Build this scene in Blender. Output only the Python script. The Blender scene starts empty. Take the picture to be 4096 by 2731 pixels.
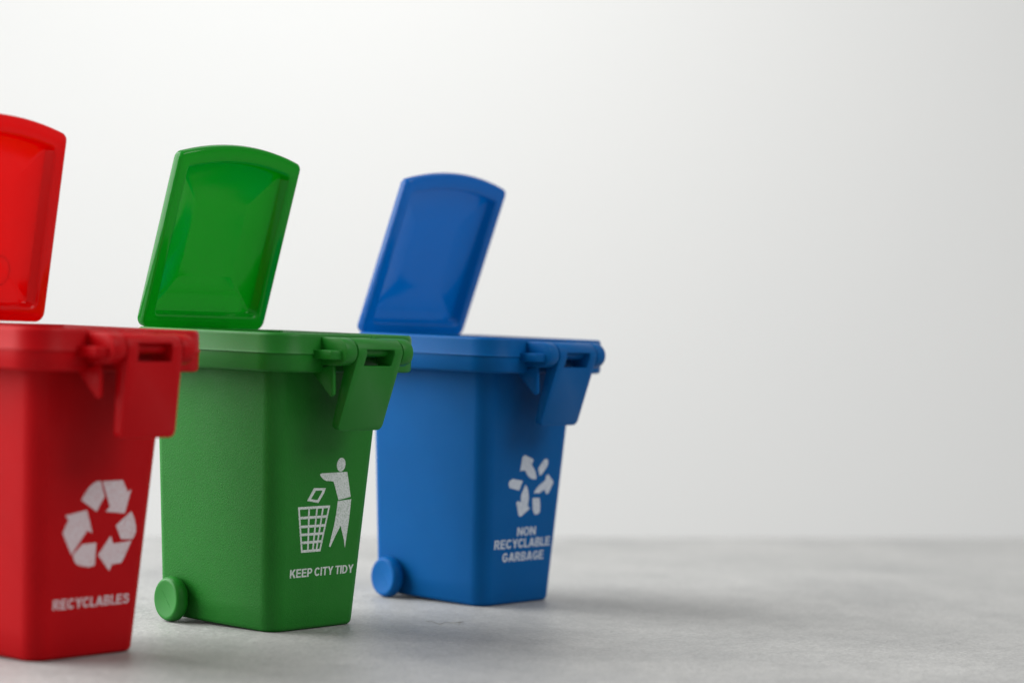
import bpy, bmesh, math, random
from mathutils import Vector, Matrix
random.seed(7)
CM = 0.01                                   # meshes below are drawn in centimetres
sc = bpy.context.scene
COL = sc.collection

# ------------------------------------------------------------------ camera
cam_data = bpy.data.cameras.new("camera")
cam = bpy.data.objects.new("camera", cam_data)
COL.objects.link(cam)
R_ = Vector((0.58530237, -0.80994707, 0.03750847))
U_ = Vector((-0.01324409, 0.03670376, 0.99923842))
F_ = Vector((0.81070693, 0.58535338, -0.01075579))
rot = Matrix((R_, U_, -F_)).transposed()
cam.matrix_world = Matrix.Translation(Vector((-60.18138, -52.1861, 9.80613)) * CM) @ rot.to_4x4()
cam_data.sensor_width = 36.0
cam_data.sensor_fit = 'HORIZONTAL'
cam_data.lens = 90.0
cam_data.clip_start = 0.02
cam_data.clip_end = 50.0
cam_data.dof.use_dof = True
cam_data.dof.focus_distance = 0.790
cam_data.dof.aperture_fstop = 8.2
cam_data.dof.aperture_blades = 9
sc.camera = cam

# ------------------------------------------------------------------ world and lamps
world = bpy.data.worlds.new("World")
sc.world = world
world.use_nodes = True
bg = world.node_tree.nodes["Background"]
bg.inputs[0].default_value = (0.985, 0.99, 0.985, 1)
bg.inputs[1].default_value = 0.395

def area_lamp(name, loc, target, sx, sy, power, color):
    ld = bpy.data.lights.new(name, 'AREA')
    ld.shape = 'RECTANGLE'
    ld.size, ld.size_y = sx, sy
    ld.energy = power
    ld.color = color
    o = bpy.data.objects.new(name, ld)
    COL.objects.link(o)
    o.location = loc
    d = Vector(target) - Vector(loc)
    o.rotation_euler = d.to_track_quat('-Z', 'Y').to_euler()
    return o
# the daylight window: left of the bins, a little towards the camera
area_lamp("window_light", (-0.744, 0.757, 0.74), (-0.646, -0.232, 0.39), 1.75, 1.4, 49.5, (0.99, 1.0, 0.99))
# added lamp, out of view above, brightening the middle of the wall
area_lamp("wall_fill_light", (0.545, 0.270, 0.56), (0.934, 0.551, 0.02), 0.5, 0.4, 1.45, (1.0, 1.0, 0.985))
# added fill lamp, high on the right, lifting the bin fronts and ground shadows
area_lamp("right_fill_light", (0.313, -0.945, 0.95), (-0.005, -0.250, 0.10), 0.9, 0.8, 7.5, (1.0, 0.985, 0.965))

vs = sc.view_settings
sc.display_settings.display_device = 'sRGB'
vs.view_transform = 'Standard'
vs.look = 'None'
vs.exposure = 0.0
vs.gamma = 1.0
vs.use_curve_mapping = False
sc.render.engine = 'CYCLES'
sc.cycles.use_denoising = True
sc.cycles.max_bounces = 10
sc.cycles.diffuse_bounces = 5
sc.cycles.sample_clamp_indirect = 6.0

# ------------------------------------------------------------------ materials
def nodes_of(m):
    m.use_nodes = True
    return m.node_tree.nodes, m.node_tree.links, m.node_tree.nodes["Principled BSDF"]

def noise(N, L, vec, scale, detail=4.0, rough=0.55):
    n = N.new("ShaderNodeTexNoise")
    n.inputs["Scale"].default_value = scale
    n.inputs["Detail"].default_value = detail
    n.inputs["Roughness"].default_value = rough
    L.new(vec, n.inputs["Vector"])
    return n

def ramp(N, L, fac, stops):
    r = N.new("ShaderNodeValToRGB")
    el = r.color_ramp.elements
    el[0].position, el[0].color = stops[0][0], stops[0][1]
    el[1].position, el[1].color = stops[-1][0], stops[-1][1]
    for p, c in stops[1:-1]:
        e = el.new(p); e.color = c
    L.new(fac, r.inputs["Fac"])
    return r

def plastic(name, col, rough, sss, grain, grain_scale=2600.0, ior=1.5, scuff=0.0, glow=None, sheen=.2):
    m = bpy.data.materials.new(name)
    N, L, P = nodes_of(m)
    tc = N.new("ShaderNodeTexCoord")
    v = tc.outputs["Object"]
    # slight blotches in the pigment, fine marks in the finish
    n1 = noise(N, L, v, 55.0, 3.0)
    mix = N.new("ShaderNodeMix"); mix.data_type = 'RGBA'
    mix.inputs["A"].default_value = (col[0] * .9, col[1] * .9, col[2] * .9, 1)
    mix.inputs["B"].default_value = (min(1, col[0] * 1.1), min(1, col[1] * 1.1), min(1, col[2] * 1.1), 1)
    L.new(n1.outputs["Fac"], mix.inputs["Factor"])
    base = mix.outputs["Result"]
    if scuff > 0:
        s1 = noise(N, L, v, 900.0, 6.0, .7)
        s2 = noise(N, L, v, 120.0, 4.0, .6)
        mu = N.new("ShaderNodeMath"); mu.operation = 'MULTIPLY'
        L.new(s1.outputs["Fac"], mu.inputs[0]); L.new(s2.outputs["Fac"], mu.inputs[1])
        rp = ramp(N, L, mu.outputs[0], [(0.36, (0, 0, 0, 1)), (0.46, (scuff, scuff, scuff, 1))])
        mx = N.new("ShaderNodeMix"); mx.data_type = 'RGBA'
        L.new(rp.outputs["Color"], mx.inputs["Factor"])
        L.new(base, mx.inputs["A"])
        mx.inputs["B"].default_value = (min(1, col[0] * 1.5 + .12), min(1, col[1] * 1.5 + .12), min(1, col[2] * 1.5 + .12), 1)
        base = mx.outputs["Result"]
    L.new(base, P.inputs["Base Color"])
    rr = ramp(N, L, noise(N, L, v, 140.0, 5.0).outputs["Fac"],
              [(0.3, (rough * .9,) * 3 + (1,)), (0.75, (min(1, rough * 1.12),) * 3 + (1,))])
    L.new(rr.outputs["Color"], P.inputs["Roughness"])
    P.inputs["IOR"].default_value = ior
    P.inputs["Specular IOR Level"].default_value = 0.42 if glow else sheen
    P.inputs["Subsurface Weight"].default_value = sss
    P.inputs["Subsurface Radius"].default_value = (max(col[0], .12), max(col[1], .12), max(col[2], .12))
    P.inputs["Subsurface Scale"].default_value = 0.006
    if grain > 0:
        g = noise(N, L, v, grain_scale, 2.0, .5)
        b = N.new("ShaderNodeBump")
        b.inputs["Strength"].default_value = grain
        b.inputs["Distance"].default_value = 0.00012
        L.new(g.outputs["Fac"], b.inputs["Height"])
        L.new(b.outputs["Normal"], P.inputs["Normal"])
    if glow:                                # thin moulding that lets daylight through
        t = N.new("ShaderNodeBsdfTranslucent"); t.inputs["Color"].default_value = glow + (1,)
        ms = N.new("ShaderNodeMixShader"); ms.inputs[0].default_value = .45
        L.new(P.outputs[0], ms.inputs[1]); L.new(t.outputs[0], ms.inputs[2])
        L.new(ms.outputs[0], N["Material Output"].inputs["Surface"])
    return m

def print_ink(name, ink, under):
    # white screen print, worn thin in specks so that the plastic shows through
    m = bpy.data.materials.new(name)
    N, L, P = nodes_of(m)
    tc = N.new("ShaderNodeTexCoord")
    n = noise(N, L, tc.outputs["Object"], 2200.0, 3.0, .6)
    r = ramp(N, L, n.outputs["Fac"], [(0.38, (0, 0, 0, 1)), (0.54, (1, 1, 1, 1))])
    mx = N.new("ShaderNodeMix"); mx.data_type = 'RGBA'
    L.new(r.outputs["Color"], mx.inputs["Factor"])
    mx.inputs["A"].default_value = tuple(ink[i] * .62 + under[i] * .38 for i in range(3)) + (1,)
    mx.inputs["B"].default_value = ink + (1,)
    L.new(mx.outputs["Result"], P.inputs["Base Color"])
    P.inputs["Roughness"].default_value = 0.6
    return m

def ground_material():
    m = bpy.data.materials.new("grey_plaster_board")
    N, L, P = nodes_of(m)
    v = N.new("ShaderNodeTexCoord").outputs["Object"]
    a = noise(N, L, v, 14.0, 8.0, .62)
    b = noise(N, L, v, 95.0, 6.0, .65)
    c = noise(N, L, v, 900.0, 4.0, .7)
    base = ramp(N, L, a.outputs["Fac"], [(0.30, (.305, .305, .304, 1)), (0.5, (.368, .366, .361, 1)), (0.70, (.425, .421, .414, 1))])
    r2 = ramp(N, L, b.outputs["Fac"], [(0.34, (.88, .88, .885, 1)), (0.62, (1.0, 1.0, 1.0, 1))])
    mu = N.new("ShaderNodeMix"); mu.data_type = 'RGBA'; mu.blend_type = 'MULTIPLY'
    mu.inputs["Factor"].default_value = 1.0
    L.new(base.outputs["Color"], mu.inputs["A"]); L.new(r2.outputs["Color"], mu.inputs["B"])
    fine = ramp(N, L, c.outputs["Fac"], [(0.38, (.78, .78, .78, 1)), (0.6, (1.04, 1.04, 1.03, 1))])
    mf_ = N.new("ShaderNodeMix"); mf_.data_type = 'RGBA'; mf_.blend_type = 'MULTIPLY'
    mf_.inputs["Factor"].default_value = 1.0
    L.new(mu.outputs["Result"], mf_.inputs["A"]); L.new(fine.outputs["Color"], mf_.inputs["B"])
    mu = mf_
    # sparse dark specks of grit
    vo = N.new("ShaderNodeTexVoronoi"); vo.inputs["Scale"].default_value = 160.0
    L.new(v, vo.inputs["Vector"])
    sp = ramp(N, L, vo.outputs["Distance"], [(0.035, (.35, .33, .3, 1)), (0.06, (1, 1, 1, 1))])
    gate = ramp(N, L, noise(N, L, v, 60.0, 2.0).outputs["Fac"], [(0.56, (0, 0, 0, 1)), (0.6, (1, 1, 1, 1))])
    mu2 = N.new("ShaderNodeMix"); mu2.data_type = 'RGBA'; mu2.blend_type = 'MULTIPLY'
    L.new(gate.outputs["Color"], mu2.inputs["Factor"])
    L.new(mu.outputs["Result"], mu2.inputs["A"]); L.new(sp.outputs["Color"], mu2.inputs["B"])
    L.new(mu2.outputs["Result"], P.inputs["Base Color"])
    P.inputs["Roughness"].default_value = 0.5
    # trowelled relief: soft swells, pits, and tooth
    h1 = N.new("ShaderNodeMath"); h1.operation = 'MULTIPLY_ADD'
    L.new(b.outputs["Fac"], h1.inputs[0]); h1.inputs[1].default_value = 0.42
    d = noise(N, L, v, 330.0, 5.0, .6)
    h0 = N.new("ShaderNodeMath"); h0.operation = 'MULTIPLY_ADD'
    L.new(d.outputs["Fac"], h0.inputs[0]); h0.inputs[1].default_value = 0.42
    h00 = N.new("ShaderNodeMath"); h00.operation = 'MULTIPLY'
    L.new(c.outputs["Fac"], h00.inputs[0]); h00.inputs[1].default_value = 0.07
    L.new(h00.outputs[0], h0.inputs[2]); L.new(h0.outputs[0], h1.inputs[2])
    bp = N.new("ShaderNodeBump")
    bp.inputs["Strength"].default_value = 0.5
    bp.inputs["Distance"].default_value = 0.0034
    L.new(h1.outputs[0], bp.inputs["Height"]); L.new(bp.outputs["Normal"], P.inputs["Normal"])
    return m

def wall_material():
    m = bpy.data.materials.new("white_wall_paint")
    N, L, P = nodes_of(m)
    v = N.new("ShaderNodeTexCoord").outputs["Object"]
    r = ramp(N, L, noise(N, L, v, 2.2, 3.0).outputs["Fac"], [(0.3, (.85, .855, .85, 1)), (0.7, (.87, .87, .86, 1))])
    L.new(r.outputs["Color"], P.inputs["Base Color"])
    P.inputs["Roughness"].default_value = 0.9
    b = N.new("ShaderNodeBump"); b.inputs["Strength"].default_value = .15; b.inputs["Distance"].default_value = .001
    L.new(noise(N, L, v, 180.0, 4.0).outputs["Fac"], b.inputs["Height"]); L.new(b.outputs["Normal"], P.inputs["Normal"])
    return m

# ------------------------------------------------------------------ mesh helpers
class MB:
    """collects closed solids; build() links them as one mesh object"""
    def __init__(self):
        self.v, self.f = [], []
    def add(self, verts, faces):
        o = len(self.v)
        self.v += [tuple(p) for p in verts]
        self.f += [tuple(i + o for i in f) for f in faces]
    def loft(self, rings, cap0=True, cap1=True, loop=False):
        n = len(rings[0]); verts = [p for r in rings for p in r]; faces = []
        m = len(rings)
        for k in range(m if loop else m - 1):
            a, b = k * n, ((k + 1) % m) * n
            for i in range(n):
                j = (i + 1) % n
                faces.append((a + i, a + j, b + j, b + i))
        if not loop:
            if cap0: faces.append(tuple(range(n))[::-1])
            if cap1: faces.append(tuple((m - 1) * n + i for i in range(n)))
        self.add(verts, faces)
    def prism_x(self, prof, x0, x1):            # profile in (y, z)
        self.loft([[(x0, y, z) for y, z in prof], [(x1, y, z) for y, z in prof]])
    def box(self, x0, x1, y0, y1, z0, z1):
        self.prism_x([(y0, z0), (y1, z0), (y1, z1), (y0, z1)], x0, x1)
    def lathe_x(self, prof, c=(0, 0, 0), n=48): # profile of (x, radius)
        rings = [[(c[0] + x, c[1] + r * math.cos(2 * math.pi * i / n), c[2] + r * math.sin(2 * math.pi * i / n))
                  for i in range(n)] for x, r in prof]
        self.loft(rings)
    def build(self, name, mat, parent=None, sharp=38, bevel=0.0, bevel_angle=40, segs=2):
        me = bpy.data.meshes.new(name)
        bm = bmesh.new()
        vs_ = [bm.verts.new((x * CM, y * CM, z * CM)) for x, y, z in self.v]
        for f in self.f:
            try: bm.faces.new([vs_[i] for i in f])
            except ValueError: pass
        bmesh.ops.recalc_face_normals(bm, faces=bm.faces)
        if bevel > 0:
            es = [e for e in bm.edges if len(e.link_faces) == 2 and e.calc_face_angle(0) > math.radians(bevel_angle)]
            bmesh.ops.bevel(bm, geom=es, offset=bevel * CM, segments=segs, profile=.5, affect='EDGES', clamp_overlap=True)
        for f in bm.faces: f.smooth = True
        bm.to_mesh(me); bm.free()
        me.set_sharp_from_angle(angle=math.radians(sharp))
        me.materials.append(mat)
        o = bpy.data.objects.new(name, me)
        COL.objects.link(o)
        if parent: o.parent = parent
        return o

def rrect(a, bf, bk, Rf, Rk, z, n=12):
    """rounded rectangle: half width a, front at y=-bf, rear at y=bk"""
    pts = []
    for cx, cy, r, s in ((a - Rf, -bf + Rf, Rf, -90), (a - Rk, bk - Rk, Rk, 0), (-a + Rk, bk - Rk, Rk, 90), (-a + Rf, -bf + Rf, Rf, 180)):
        for i in range(n):
            t = math.radians(s + 90 * i / (n - 1))
            pts.append((cx + r * math.cos(t), cy + r * math.sin(t), z))
    return pts

def fillet(poly, radii, seg=6):
    out = []
    n = len(poly)
    for i in range(n):
        p, a, b = Vector(poly[i]), Vector(poly[i - 1]), Vector(poly[(i + 1) % n])
        r = radii[i]
        if r <= 0: out.append(tuple(p)); continue
        u, w = (a - p).normalized(), (b - p).normalized()
        ang = u.angle(w)
        d = min(r / math.tan(ang / 2), (a - p).length * .49, (b - p).length * .49)
        r = d * math.tan(ang / 2)
        c = p + (u + w).normalized() * (r / math.sin(ang / 2))
        s, e = p + u * d - c, p + w * d - c
        tot = s.angle_signed(e)
        for k in range(seg + 1):
            q = s.copy(); q.rotate(Matrix.Rotation(-tot * k / seg, 2)); out.append(tuple(c + q))
    return out

# ------------------------------------------------------------------ setting
mat_ground, mat_wall = ground_material(), wall_material()
# back edge of the board runs from E0 along D
E0, D = Vector((18.228, 22.113)), Vector((0.8514, -0.5245))
Np = Vector((-D.y, D.x)) * -1.0              # towards the camera
if Np.dot(Vector((-60, -52)) - E0) < 0: Np = -Np
g = MB()
ZG = -0.04
c4 = [E0 - D * 150, E0 + D * 190, E0 + D * 190 + Np * 190, E0 - D * 150 + Np * 190]
g.loft([[(p.x, p.y, ZG - 1.6) for p in c4], [(p.x, p.y, ZG) for p in c4]])
ground = g.build("ground", mat_ground, bevel=0.12)
ground["kind"] = "structure"
# the wall stands behind the board, its right end a little farther away
fw, rt = Vector((F_.x, F_.y)).normalized(), Vector((R_.x, R_.y)).normalized()
camxy = Vector((-60.18, -52.19))
w = MB()
p0 = camxy + fw * 190
Wd = (rt + fw * 0.36).normalized(); Wn = Vector((-Wd.y, Wd.x))
q = [p0 - Wd * 130, p0 + Wd * 330, p0 + Wd * 330 + Wn * 8, p0 - Wd * 130 + Wn * 8]
w.loft([[(p.x, p.y, -90) for p in q], [(p.x, p.y, 220) for p in q]])
wall = w.build("wall", mat_wall)
wall["kind"] = "structure"

# ------------------------------------------------------------------ bins
RA, RF, RK, ZR, A1, F1, K1, A0, F0, K0 = 3.3944, 2.8853, 3.0825, 7.8415, 2.6161, 2.0578, 2.9793, 2.0043, 1.7405, 2.9249
RR, RB = 0.958, 0.551
LW, LL = 2.8043, 5.55

def dims(z):
    t = z / ZR
    return A0 + (A1 - A0) * t, F0 + (F1 - F0) * t, K0 + (K1 - K0) * t

def body_mesh():
    m = MB()
    rings = []
    for z, i in ((-.04, .16), (-.015, .07), (.03, .025), (.10, .0)):
        a, f, k = dims(z)
        r = rrect(a - i, f - i, k - i, max(.2, RB - i), .3, z)
        rings.append([(x, y, zz + max(0, (y + 0.4)) * .045 * (1 if z < .09 else .6)) for x, y, zz in r])
    for j in range(1, 13):
        z = .10 + (ZR + .2 - .10) * j / 12
        a, f, k = dims(z); rings.append(rrect(a, f, k, RB, .3, z))
    for z in (ZR + .2, 4.0, .35):
        a, f, k = dims(z); rings.append(rrect(a - .17, f - .17, k - .17, RB - .12, .2, z))
    m.loft(rings)
    return m

def rim_mesh():
    m = MB()
    zs = 8.42
    def ring(i, z): return rrect(RA - i, RF - i, RK - i, RR - i * .8, max(.08, .25 - i * .5), z)
    inner = rrect(A1 - .16, F1 - .16, K1 - .1, RB, .2, ZR - .25)
    inner0 = rrect(A1 - .08, F1 - .08, K1 - .04, RB, .25, ZR)
    m.loft([inner, inner0, ring(.10, ZR), ring(.035, ZR + .02), ring(.0, ZR + .08), ring(-.005, zs - .035), ring(-.045, zs - .022), ring(-.04, zs - .008), ring(-.005, zs + .05),
            ring(.015, 8.90), ring(.035, 8.965), ring(.085, 9.0), ring(.33, 9.0), ring(.37, 8.97)], loop=True)
    return m

def lid_outline(i):
    w_, b, t = LW - i, i, LL - i * .96
    s = .40 * (w_ / LW) ** 2
    R0 = (w_ * w_ + s * s) / (2 * s)
    poly = [(-w_, b), (w_, b), (w_, t)]
    n = 16
    half = math.asin(w_ / R0)
    for k in range(1, n):
        th = half - 2 * half * k / n
        poly.append((R0 * math.sin(th), t + s - R0 + R0 * math.cos(th)))
    poly.append((-w_, t))
    rb = max(.06, .30 - .25 * i); rt_ = max(.05, .24 - .2 * i)
    return fillet(poly, [rb, rb, rt_] + [0] * (n - 1) + [rt_])

def lid_mesh():
    m = MB()
    prof = [(1.62, .445), (1.56, .44), (.53, .37), (.48, .33), (.45, .06), (.41, .01), (.36, 0), (.07, 0), (.02, .02), (0, .07), (0, .27), (.02, .31), (.07, .33),
            (.26, .34), (.31, .38), (.35, .52), (.40, .55), (1.52, .72), (1.6, .73)]
    m.loft([[(x, w_, z) for x, z in lid_outline(i)] for i, w_ in prof])
    return m

def flap_mesh():
    cy, cz, r = -3.48, 8.49, .425
    a0, a1 = math.radians(8), math.radians(318)     # angle measured in (y,z); front is -y
    # front tangent goes down and back towards the body
    prof = []
    fb, bb = (-3.17, 6.10), (-2.91, 6.16)
    for k in range(15):
        t = math.radians(190 - 190 * k / 14)
        prof.append((cy + r * math.cos(t), cz + r * math.sin(t)))
    prof += [(cy + r, cz - .12), (-3.33, 7.95), bb, fb]
    m = MB(); m.prism_x(prof, -1.06, 1.06)
    return m, prof

def cut_window(obj, x0, x1, y0, y1, z0, z1):
    """a rectangular hole cut through a part"""
    c = MB(); c.box(x0, x1, y0, y1, z0, z1)
    co = c.build("cutter", obj.data.materials[0])
    mod = obj.modifiers.new("cut", 'BOOLEAN')
    mod.operation, mod.solver, mod.object = 'DIFFERENCE', 'EXACT', co
    dg = bpy.context.evaluated_depsgraph_get()
    me = bpy.data.meshes.new_from_object(obj.evaluated_get(dg))
    obj.modifiers.clear()
    old = obj.data; obj.data = me; bpy.data.meshes.remove(old)
    bpy.data.objects.remove(co)
    me.name = "flap"
    bm = bmesh.new(); bm.from_mesh(me)
    es = [e for e in bm.edges if len(e.link_faces) == 2 and e.calc_face_angle(0) > math.radians(50)]
    # round the two lower corners first, then soften every edge
    low = [e for e in es if all(v.co.z < 6.4 * CM for v in e.verts) and abs(e.verts[0].co.x - e.verts[1].co.x) < 1e-5]
    bmesh.ops.bevel(bm, geom=low, offset=.20 * CM, segments=5, profile=.5, affect='EDGES', clamp_overlap=True)
    es = [e for e in bm.edges if len(e.link_faces) == 2 and e.calc_face_angle(0) > math.radians(50)]
    bmesh.ops.bevel(bm, geom=es, offset=.035 * CM, segments=2, profile=.5, affect='EDGES', clamp_overlap=True)
    for f in bm.faces: f.smooth = True
    bm.to_mesh(me); bm.free()
    me.set_sharp_from_angle(angle=math.radians(40))
    return obj

def make_bin(name, label, loc, yaw, tilt, hinge_y, hinge_z, mats, swing=0.0):
    matte, gloss, semi = mats
    root = bpy.data.objects.new(name, None)
    COL.objects.link(root)
    root.empty_display_size = .02
    root.location = (loc[0] * CM, loc[1] * CM, 0)
    root.rotation_euler = (0, 0, yaw)
    root["label"], root["category"], root["group"] = label, "toy bin", "toy wheelie bins in a row"
    body_mesh().build("body", matte, root)
    rim_mesh().build("rim", semi, root, sharp=50)
    # lid, open and leaning forward over the bin
    lid = lid_mesh().build("lid", gloss, root, sharp=50)
    lid.location = (0, hinge_y * CM, hinge_z * CM)
    lid.rotation_euler = (tilt, 0, 0)
    k = MB(); k.box(-.92, .92, .03, .29, -.32, .05); k.lathe_x([(-.92, .17), (.92, .17)], (0, .16, -.32), 20)
    k.build("hinge_knuckle", gloss, lid, bevel=.02)
    if "red" in label:                      # round moulding mark, seen only inside the red lid
     e = MB()
     prof = []
     for j in range(28):
         t = 2 * math.pi * j / 28
         prof.append((1.15 + .43 * math.cos(t), 1.42 + .43 * math.sin(t)))
     def floor_y(x, z):
         d = min(z, LW - abs(x))
         return .37 + (.44 - .37) * max(0, min(1, (d - .53) / (1.56 - .53)))
     outer = [(x, floor_y(x, z), z) for x, z in prof]
     rings = []
     for s, h in ((.97, .02), (.985, -.004), (1.015, -.004), (1.03, .02)):
         rings.append([(1.15 + (x - 1.15) * s, floor_y(1.15 + (x - 1.15) * s, 1.42 + (z - 1.42) * s) + h, 1.42 + (z - 1.42) * s) for x, y, z in outer])
     e.loft(rings, loop=True)
     e.build("moulded_ring", gloss, lid)
    # rear hinge lugs carrying the lid pin
    for s in (-1, 1):
        h = MB()
        x0, x1 = sorted((s * 1.0, s * 1.4))
        h.box(x0, x1, RK - .06, hinge_y + .28, hinge_z - .66, hinge_z - .14)
        h.build("hinge_lug", semi, root, bevel=.04)
    p = MB(); p.lathe_x([(-1.2, .09), (1.2, .09)], (0, hinge_y + .16 * math.cos(tilt) + .32 * math.sin(tilt), hinge_z - .32 * math.cos(tilt) + .16 * math.sin(tilt)), 16)
    p.build("hinge_pin", semi, root)
    # front latch: two lugs, pin, hanging flap
    cy, cz, r = -3.48, 8.49, .42
    for s in (-1, 1):
        prof = [(-2.80, cz + r)] + [(cy + r * math.cos(math.radians(t)), cz + r * math.sin(math.radians(t))) for t in range(90, 271, 12)] + [(-2.80, cz - r)]
        x0, x1 = sorted((s * 1.10, s * 1.60))
        b = MB(); b.prism_x(prof, x0, x1)
        lug = b.build("latch_lug", semi, root, bevel=.05, bevel_angle=60)
        x0, x1 = sorted((s * 1.55, s * 1.98))
        t = MB(); t.loft([[(x0 if s > 0 else x1, y, z) for y, z in ((-2.8, 8.25), (-3.72, 8.25), (-3.72, 8.53), (-2.8, 8.53))],
                          [((x1 - .02) if s > 0 else (x0 + .02), y, z) for y, z in ((-2.8, 8.25), (-3.58, 8.25), (-3.58, 8.53), (-2.8, 8.53))]])
        t.build("side_tab", semi, lug, bevel=.05)
        if s > 0: continue
        x0, x1 = sorted((s * 1.39, s * 1.53))
        gu = MB(); gu.prism_x([(-2.45, 7.86), (-3.32, 8.12), (-3.36, 7.20), (-3.24, 7.13)], x0, x1)
        gu.build("gusset", semi, lug, bevel=.05)
    p = MB(); p.lathe_x([(-1.2, .17), (1.2, .17)], (0, cy, cz + .03), 24)
    p.build("latch_pin", semi, root)
    fm, _ = flap_mesh()
    fl = fm.build("flap", semi)
    cut_window(fl, -.66, .66, -4.5, -2.0, 8.085, 8.575)
    fl.parent = root
    ax = Vector((0, -3.48, 8.49)) * CM                # the flap swings on the latch pin
    fl.matrix_local = Matrix.Translation(ax) @ Matrix.Rotation(swing, 4, 'X') @ Matrix.Translation(-ax)
    nb = MB()
    for j in range(7):
        x, y, h = .12 + random.uniform(-.16, .16), cy + random.uniform(-.06, .06), random.uniform(.03, .08)
        x += 0 if j else -.02
        if j == 0: h = .13
        w_ = random.uniform(.015, .04)
        nb.loft([[(x - w_, y - w_, 8.88), (x + w_, y - w_, 8.88), (x + w_, y + w_, 8.88), (x - w_, y + w_, 8.88)],
                 [(x - w_ * .4, y - w_ * .4, 8.90 + h), (x + w_ * .4, y - w_ * .3, 8.90 + h * .8), (x + w_ * .3, y + w_ * .4, 8.90 + h), (x - w_ * .3, y + w_ * .4, 8.90 + h * .7)]])
    nb.build("sprue_nub", semi, fl)
    # wheels
    for s in (-1, 1):
        wm = MB()
        wm.lathe_x([(.030, .001), (.022, .30), (-.004, .52), (-.012, .575), (.0, .61), (.04, .645), (.13, .685), (.24, .70), (.33, .685), (.40, .64), (.42, .55), (.42, .001)], n=56)
        wd = .004                            # parting line across the hub face
        for e in (-1, 1):
            y, z = .39 * e, .42 * e
            wm.add([(.007, y + wd, z - wd), (.007, y - wd, z + wd), (.027, -wd, wd), (.027, wd, -wd),
                    (.05, y + wd, z - wd), (.05, y - wd, z + wd), (.05, -wd, wd), (.05, wd, -wd)],
                   [(0, 1, 2, 3), (7, 6, 5, 4), (0, 4, 5, 1), (1, 5, 6, 2), (2, 6, 7, 3), (3, 7, 4, 0)])
        wo = wm.build("wheel", semi, root, sharp=50)
        wo.location = (s * 2.53 * CM, 2.20 * CM, .66 * CM)
        wo.rotation_euler = (0, 0, math.radians(-12) if s < 0 else math.radians(180 + 12))
        ax = MB(); ax.lathe_x([(.38, .16), (.75, .16)], n=20)
        ax.build("axle", semi, wo)
    return root

FS = (F1 - F0) / ZR
def on_front(x, z, proud=.0022):
    n = Vector((0, -1, -FS)).normalized()
    return Vector((x, -(F0 + FS * z), z)) + n * proud

def flat_print(name, polys, mat, root):
    """ink shapes lying on the front face; a tuple of loops is an outline with its holes"""
    from mathutils.geometry import tessellate_polygon
    verts, faces = [], []
    for pl in polys:
        loops = pl if isinstance(pl[0][0], (tuple, list)) else [pl]
        tris = tessellate_polygon([[Vector((x * 10, z * 10, 0)) for x, z in lp] for lp in loops])
        flat = [p for lp in loops for p in lp]
        o = len(verts)
        verts += [tuple(on_front(x, z) * CM) for x, z in flat]
        for t in tris:
            (ax, az), (bx, bz), (cx, cz) = (flat[i] for i in t)
            if (bx - ax) * (cz - az) - (cx - ax) * (bz - az) < 0: t = (t[0], t[2], t[1])
            faces.append(tuple(i + o for i in t))
    me = bpy.data.meshes.new(name)
    me.from_pydata(verts, [], faces)
    me.materials.append(mat)
    o = bpy.data.objects.new(name, me); COL.objects.link(o); o.parent = root
    return o

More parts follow.
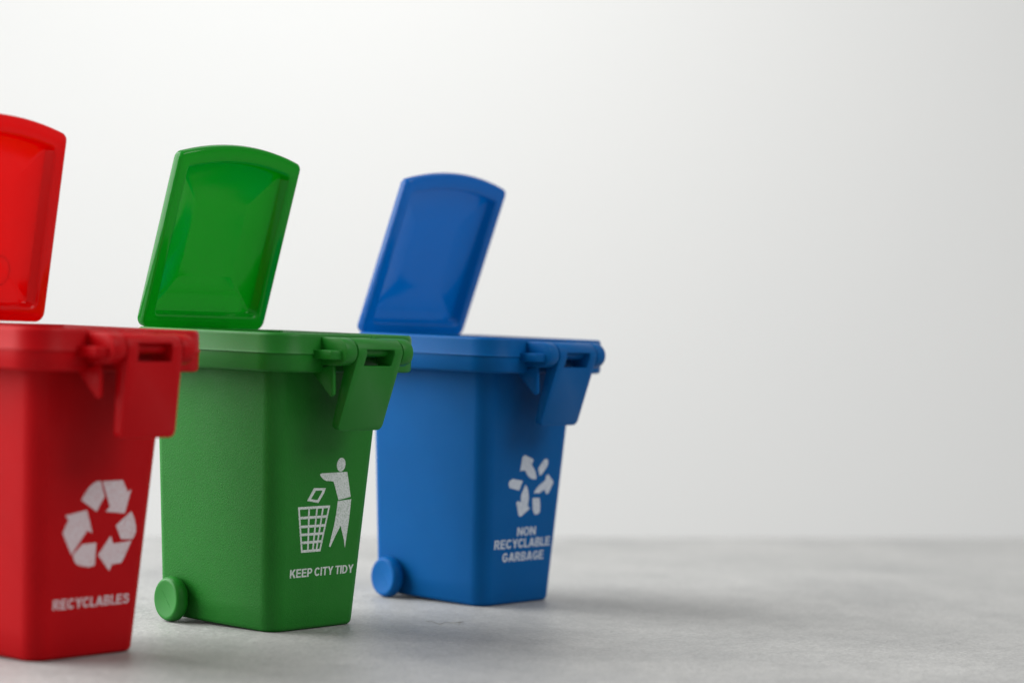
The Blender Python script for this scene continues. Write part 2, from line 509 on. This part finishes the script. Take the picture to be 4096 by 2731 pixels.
# plain bold grotesque capitals, drawn as outlines (outer loop, holes...) on a cap height of 1
ST = .195
def arc2(cx, cy, rx, ry, a0, a1, n=10):
    return [(cx + rx * math.cos(math.radians(a0 + (a1 - a0) * k / n)), cy + ry * math.sin(math.radians(a0 + (a1 - a0) * k / n))) for k in range(n + 1)]
def stroke(path, w=ST):
    """outline of a thick open line"""
    L_, R2 = [], []
    for i, p in enumerate(path):
        a, b = Vector(path[max(0, i - 1)]), Vector(path[min(len(path) - 1, i + 1)])
        d = (b - a).normalized(); n = Vector((-d.y, d.x)) * w / 2
        L_.append(tuple(Vector(p) + n)); R2.append(tuple(Vector(p) - n))
    return L_ + R2[::-1]
h = ST / 2
GLYPH = {
 'E': (.66, [[(0, 0), (.66, 0), (.66, .17), (ST, .17), (ST, .43), (.60, .43), (.60, .60), (ST, .60), (ST, .83), (.64, .83), (.64, 1), (0, 1)]]),
 'L': (.60, [[(0, 0), (.60, 0), (.60, .17), (ST, .17), (ST, 1), (0, 1)]]),
 'T': (.68, [[(.34 - h, 0), (.34 + h, 0), (.34 + h, .83), (.68, .83), (.68, 1), (0, 1), (0, .83), (.34 - h, .83)]]),
 'I': (ST, [[(0, 0), (ST, 0), (ST, 1), (0, 1)]]),
 'K': (.76, [[(0, 0), (ST, 0), (ST, .30), (.31, .43), (.52, 0), (.76, 0), (.45, .58), (.74, 1), (.49, 1), (ST, .57), (ST, 1), (0, 1)]]),
 'Y': (.76, [[(.38 - h, 0), (.38 + h, 0), (.38 + h, .40), (.76, 1), (.535, 1), (.38, .62), (.225, 1), (0, 1), (.38 - h, .40)]]),
 'N': (.70, [[(0, 0), (.18, 0), (.18, .66), (.51, 0), (.70, 0), (.70, 1), (.52, 1), (.52, .35), (.19, 1), (0, 1)]]),
 'A': (.80, [[(0, 0), (.205, 0), (.275, .21), (.525, .21), (.595, 0), (.80, 0), (.51, 1), (.29, 1)], [(.325, .37), (.40, .70), (.475, .37)]]),
 'D': (.72, [[(0, 0), (.32, 0)] + arc2(.32, .5, .40, .5, -90, 90) + [(0, 1)], [(ST, .165), (.30, .165)] + arc2(.30, .5, .22, .335, -90, 90) + [(ST, .835)]]),
 'P': (.66, [[(0, 0), (ST, 0), (ST, .36), (.36, .36)] + arc2(.36, .68, .30, .32, -90, 90) + [(0, 1)], [(ST, .525), (.34, .525)] + arc2(.34, .68, .125, .155, -90, 90) + [(ST, .835)]]),
 'R': (.74, [[(0, 0), (ST, 0), (ST, .41), (.30, .41), (.51, 0), (.74, 0), (.50, .43)] + arc2(.38, .71, .30, .29, -62, 90) + [(0, 1)], [(ST, .565), (.36, .565)] + arc2(.36, .70, .125, .135, -90, 90) + [(ST, .835)]]),
 'B': (.70, [[(0, 0), (.40, 0)] + arc2(.40, .275, .30, .275, -90, 68) + arc2(.38, .765, .28, .235, -58, 90) + [(0, 1)],
             [(ST, .16), (.37, .16)] + arc2(.37, .295, .125, .135, -90, 90) + [(ST, .43)], [(ST, .595), (.35, .595)] + arc2(.35, .72, .115, .122, -90, 90) + [(ST, .842)]]),
 'O': (.78, [arc2(.39, .5, .39, .51, 0, 348, 29), arc2(.39, .5, .19, .345, 0, 348, 29)]),
 'C': (.74, [stroke(arc2(.385, .5, .29, .41, 40, 322, 24))]),
 'G': (.78, [stroke(arc2(.385, .5, .29, .41, 40, 270, 22) + [(.53, .125), (.67, .24), (.67, .43), (.40, .43)], .19)]),
 'S': (.68, [stroke([(.60, .70), (.57, .80), (.48, .895), (.34, .915), (.19, .885), (.115, .79), (.12, .69), (.19, .61), (.34, .55), (.49, .49), (.57, .41), (.575, .27), (.51, .15), (.37, .085), (.22, .10), (.115, .18), (.075, .31)], .175)]),
}
def lettering(text, x0, x1, z0, z1, mat, root, *_):
    """words as flat ink: left x0, right x1, baseline z0, cap height up to z1"""
    pen, loops_ = 0.0, []
    for ch in text:
        if ch == ' ': pen += .24; continue
        wdt, lp = GLYPH[ch]
        loops_.append([[(x + pen, y) for x, y in l] for l in lp])
        pen += wdt + (.085 if ch not in 'LTY' else .035)
    tot = max(x for g_ in loops_ for l in g_ for x, y in l)
    f = lambda x, y: (x0 + x / tot * (x1 - x0), z0 + y * (z1 - z0))
    return flat_print("lettering", [tuple([f(x, y) for x, y in l] for l in g_) for g_ in loops_], mat, root)

def bar(p, q_, w_):
    p, q_ = Vector(p), Vector(q_); d = (q_ - p).normalized(); n = Vector((-d.y, d.x)) * w_ / 2
    return [tuple(p + n), tuple(p - n), tuple(q_ - n), tuple(q_ + n)]

def mats_for(name, col, lid_col, glow, sheen):
    return (plastic(name + "_grained_plastic", col, .55, .25, .70, 2200.0, scuff=.06, sheen=sheen),
            plastic(name + "_glossy_plastic", lid_col, .10, 0.0, .02, 2600.0, glow=glow),
            plastic(name + "_smooth_plastic", col, .42, .25, .10, 2600.0, scuff=.03, sheen=sheen))

GREEN_C, RED_C, BLUE_C = (.008, .158, .011), (.41, .0003, .003), (.0003, .086, .285)
mg = mats_for("green", GREEN_C, (.004, .20, .014), (.002, .52, .04), .24)
mr = mats_for("red", RED_C, (.45, .001, .002), (.95, .001, .001), .11)
mb = mats_for("blue", BLUE_C, (.001, .10, .36), (.0001, .35, .68), .09)

b_red = make_bin("toy_bin", "red toy wheelie bin printed with recycling arrows and RECYCLABLES, lid open",
                 (-9.8851, -.1442), .0078, .1308, 3.275, 9.035, mr, math.radians(-13))
b_green = make_bin("toy_bin", "green toy wheelie bin printed KEEP CITY TIDY under a figure and basket, lid open",
                   (0, 0), 0, .2597, 3.34, 8.95, mg)
b_blue = make_bin("toy_bin", "blue toy wheelie bin printed NON RECYCLABLE GARBAGE under three arrows, lid open",
                  (10.8189, .1383), -.0179, .3346, 3.30, 8.91, mb)

# ---- prints
INK = (.60, .64, .63)
ig, ir, ib = print_ink("white_ink_on_green", INK, GREEN_C), print_ink("white_ink_on_red", (.62, .55, .58), RED_C), print_ink("white_ink_on_blue", (.56, .60, .66), BLUE_C)
head = [(.672 + .208 * math.cos(2 * math.pi * k / 28), 4.98 + .212 * math.sin(2 * math.pi * k / 28)) for k in range(28)]
torso = [(-.312, 4.705), (-.24, 4.735), (.994, 4.75), (1.239, 3.966), (.655, 3.888), (.40, 4.40), (.36, 4.46), (.25, 4.485), (.012, 4.496), (-.13, 4.55), (-.26, 4.64)]
legs = [(.628, 3.858), (1.272, 3.893), (1.262, 3.695), (1.234, 3.26), (1.165, 2.72), (1.124, 2.376), (1.053, 2.633), (.845, 3.087), (.62, 2.773), (.41, 2.437), (.352, 2.479), (.436, 2.782), (.525, 3.093), (.594, 3.484)]
flat_print("figure_symbol", [head, torso, legs], ig, b_green)
boxo = [(-.551, 4.295), (.011, 4.278), (-.053, 4.13), (-.293, 3.833), (-.828, 3.916)]
boxi = [(-.447, 4.218), (-.140, 4.207), (-.178, 4.134), (-.352, 3.922), (-.654, 3.964)]
flat_print("litter_symbol", [(boxo, boxi)], ig, b_green)
bk = []
TL, TR, BR, BL = Vector((-1.19, 3.70)), Vector((.23, 3.70)), Vector((-.07, 2.38)), Vector((-.92, 2.38))
hb = [0, .225, .43, .615, .80, 1.0]
rows = [TL.lerp(BL, t) for t in hb]; rowe = [TR.lerp(BR, t) for t in hb]
W_ = .078
# the mesh of the basket: bars butted row by row so that no two overlap
for a, b in zip(rows, rowe): bk.append(bar(a - Vector((W_ / 2, 0)), b + Vector((W_ / 2, 0)), W_))
for s in (0, .335, .60, .80, 1.0):
    for i in range(5):
        a, b = rows[i].lerp(rowe[i], s), rows[i + 1].lerp(rowe[i + 1], s)
        d = (b - a).normalized()
        bk.append(bar(a + d * W_ / 2, b - d * W_ / 2, W_ * .92))
flat_print("basket_symbol", bk, ig, b_green)
lettering("KEEP CITY TIDY", -1.40, 1.61, 1.59, 1.85, ig, b_green, .012)

ra = [(-.626, 4.309), (-.50, 4.50), (-.362, 4.645), (-.22, 4.745), (-.091, 4.799), (.055, 4.81), (.085, 4.79), (.263, 4.378), (-.015, 3.971)]
rb_ = [(.14, 4.795), (.90, 4.808), (.95, 4.79), (1.157, 4.47), (1.292, 4.54), (1.095, 3.876), (.342, 3.956), (.492, 4.09)]
rc = [(1.355, 3.923), (1.494, 3.709), (1.57, 3.50), (1.585, 3.36), (1.537, 3.21), (1.458, 3.141), (1.014, 3.163), (.774, 3.555)]
rd = [(1.433, 3.096), (1.13, 2.55), (1.08, 2.50), (.711, 2.472), (.628, 2.296), (.152, 2.763), (.596, 3.275), (.715, 3.05)]
re_ = [(-.476, 3.095), (.052, 3.109), (.046, 2.482), (-.163, 2.454), (-.45, 2.491), (-.62, 2.54), (-.73, 2.63), (-.829, 2.817)]
rf = [(-1.195, 3.907), (-.391, 4.027), (-.122, 3.391), (-.33, 3.46), (-.875, 2.828), (-1.24, 3.40), (-1.24, 3.47), (-1.061, 3.78)]
flat_print("recycling_symbol", [ra, rb_, rc, rd, re_, rf], ir, b_red)
lettering("RECYCLABLES", -1.44, 1.49, 1.35, 1.625, ir, b_red, -.004)

ba = [(-.25, 5.02), (-.172, 5.038), (.26, 4.90), (.308, 4.874), (.31, 4.82), (.238, 4.704), (.471, 4.469), (.577, 4.228), (.50, 4.20), (.309, 4.213), (.16, 4.27), (.037, 4.347), (-.124, 4.523), (-.394, 4.499), (-.322, 4.965)]
bb_ = [(.622, 4.561), (.942, 4.86), (1.07, 4.886), (1.182, 4.816), (1.163, 4.643), (.872, 4.362), (.749, 4.308)]
bc = [(.463, 3.722), (.58, 3.85), (.725, 3.963), (1.093, 4.144), (1.109, 4.278), (1.231, 4.352), (1.559, 4.09), (1.555, 4.03), (1.312, 3.674), (1.18, 3.675), (1.099, 3.816), (.941, 3.783), (.82, 3.71)]
bd = [(-1.0, 4.06), (-.956, 4.186), (-.775, 4.245), (-.209, 4.163), (-.38, 3.838), (-.929, 3.947)]
be = [(-.04, 4.025), (.06, 3.95), (.13, 3.829), (.207, 3.559), (.172, 3.312), (.30, 3.204), (-.15, 2.955), (-.22, 2.945), (-.312, 2.987), (-.491, 3.431), (-.402, 3.485), (-.224, 3.422), (-.26, 3.60), (-.221, 3.726)]
bf = [(.419, 3.551), (.826, 3.545), (.89, 3.30), (.904, 3.111), (.868, 3.028), (.726, 2.972), (.581, 3.001), (.484, 3.166)]
flat_print("arrow_symbol", [ba, bb_, bc, bd, be, bf], ib, b_blue)
lettering("NON", -.32, .73, 2.285, 2.575, ib, b_blue, -.010)
lettering("RECYCLABLE", -1.555, 1.62, 1.88, 2.185, ib, b_blue, -.010)
lettering("GARBAGE", -1.06, 1.285, 1.43, 1.73, ib, b_blue, -.010)

# ------------------------------------------------------------------ a stray fibre on the board
mf = bpy.data.materials.new("dark_fibre")
N, L, P = nodes_of(mf)
rfm = ramp(N, L, noise(N, L, N.new("ShaderNodeTexCoord").outputs["Object"], 300.0).outputs["Fac"], [(0.35, (.12, .11, .08, 1)), (.65, (.22, .19, .10, 1))])
L.new(rfm.outputs["Color"], P.inputs["Base Color"]); P.inputs["Roughness"].default_value = .6
hm = MB()
def tube(pts, r, n=6):
    rings = []
    for i, p in enumerate(pts):
        a, b = Vector(pts[max(0, i - 1)]), Vector(pts[min(len(pts) - 1, i + 1)])
        d = (b - a).normalized(); s = d.cross(Vector((0, 0, 1))).normalized(); u = s.cross(d)
        rings.append([tuple(Vector(p) + (s * math.cos(2 * math.pi * k / n) + u * math.sin(2 * math.pi * k / n)) * r) for k in range(n)])
    hm.loft(rings)
main = [(4.18, -2.78), (4.15, -2.90), (4.14, -3.05), (4.05, -3.26), (3.97, -3.46), (4.16, -3.43), (4.40, -3.30), (4.41, -3.41), (4.38, -3.58), (4.52, -3.63), (4.74, -3.60), (4.95, -3.5), (5.05, -3.62)]
tube([(x, y, ZG + .02 + .015 * math.sin(i)) for i, (x, y) in enumerate(main)], .0055)
tube([(x, y, ZG + .02) for x, y in ((4.74, -3.60), (4.80, -3.68), (4.5, -3.85), (4.2, -4.05))], .0045)
hf = hm.build("fibre", mf)
hf["label"], hf["category"] = "thin dark curled fibre lying on the grey board in front of the blue bin", "fibre"
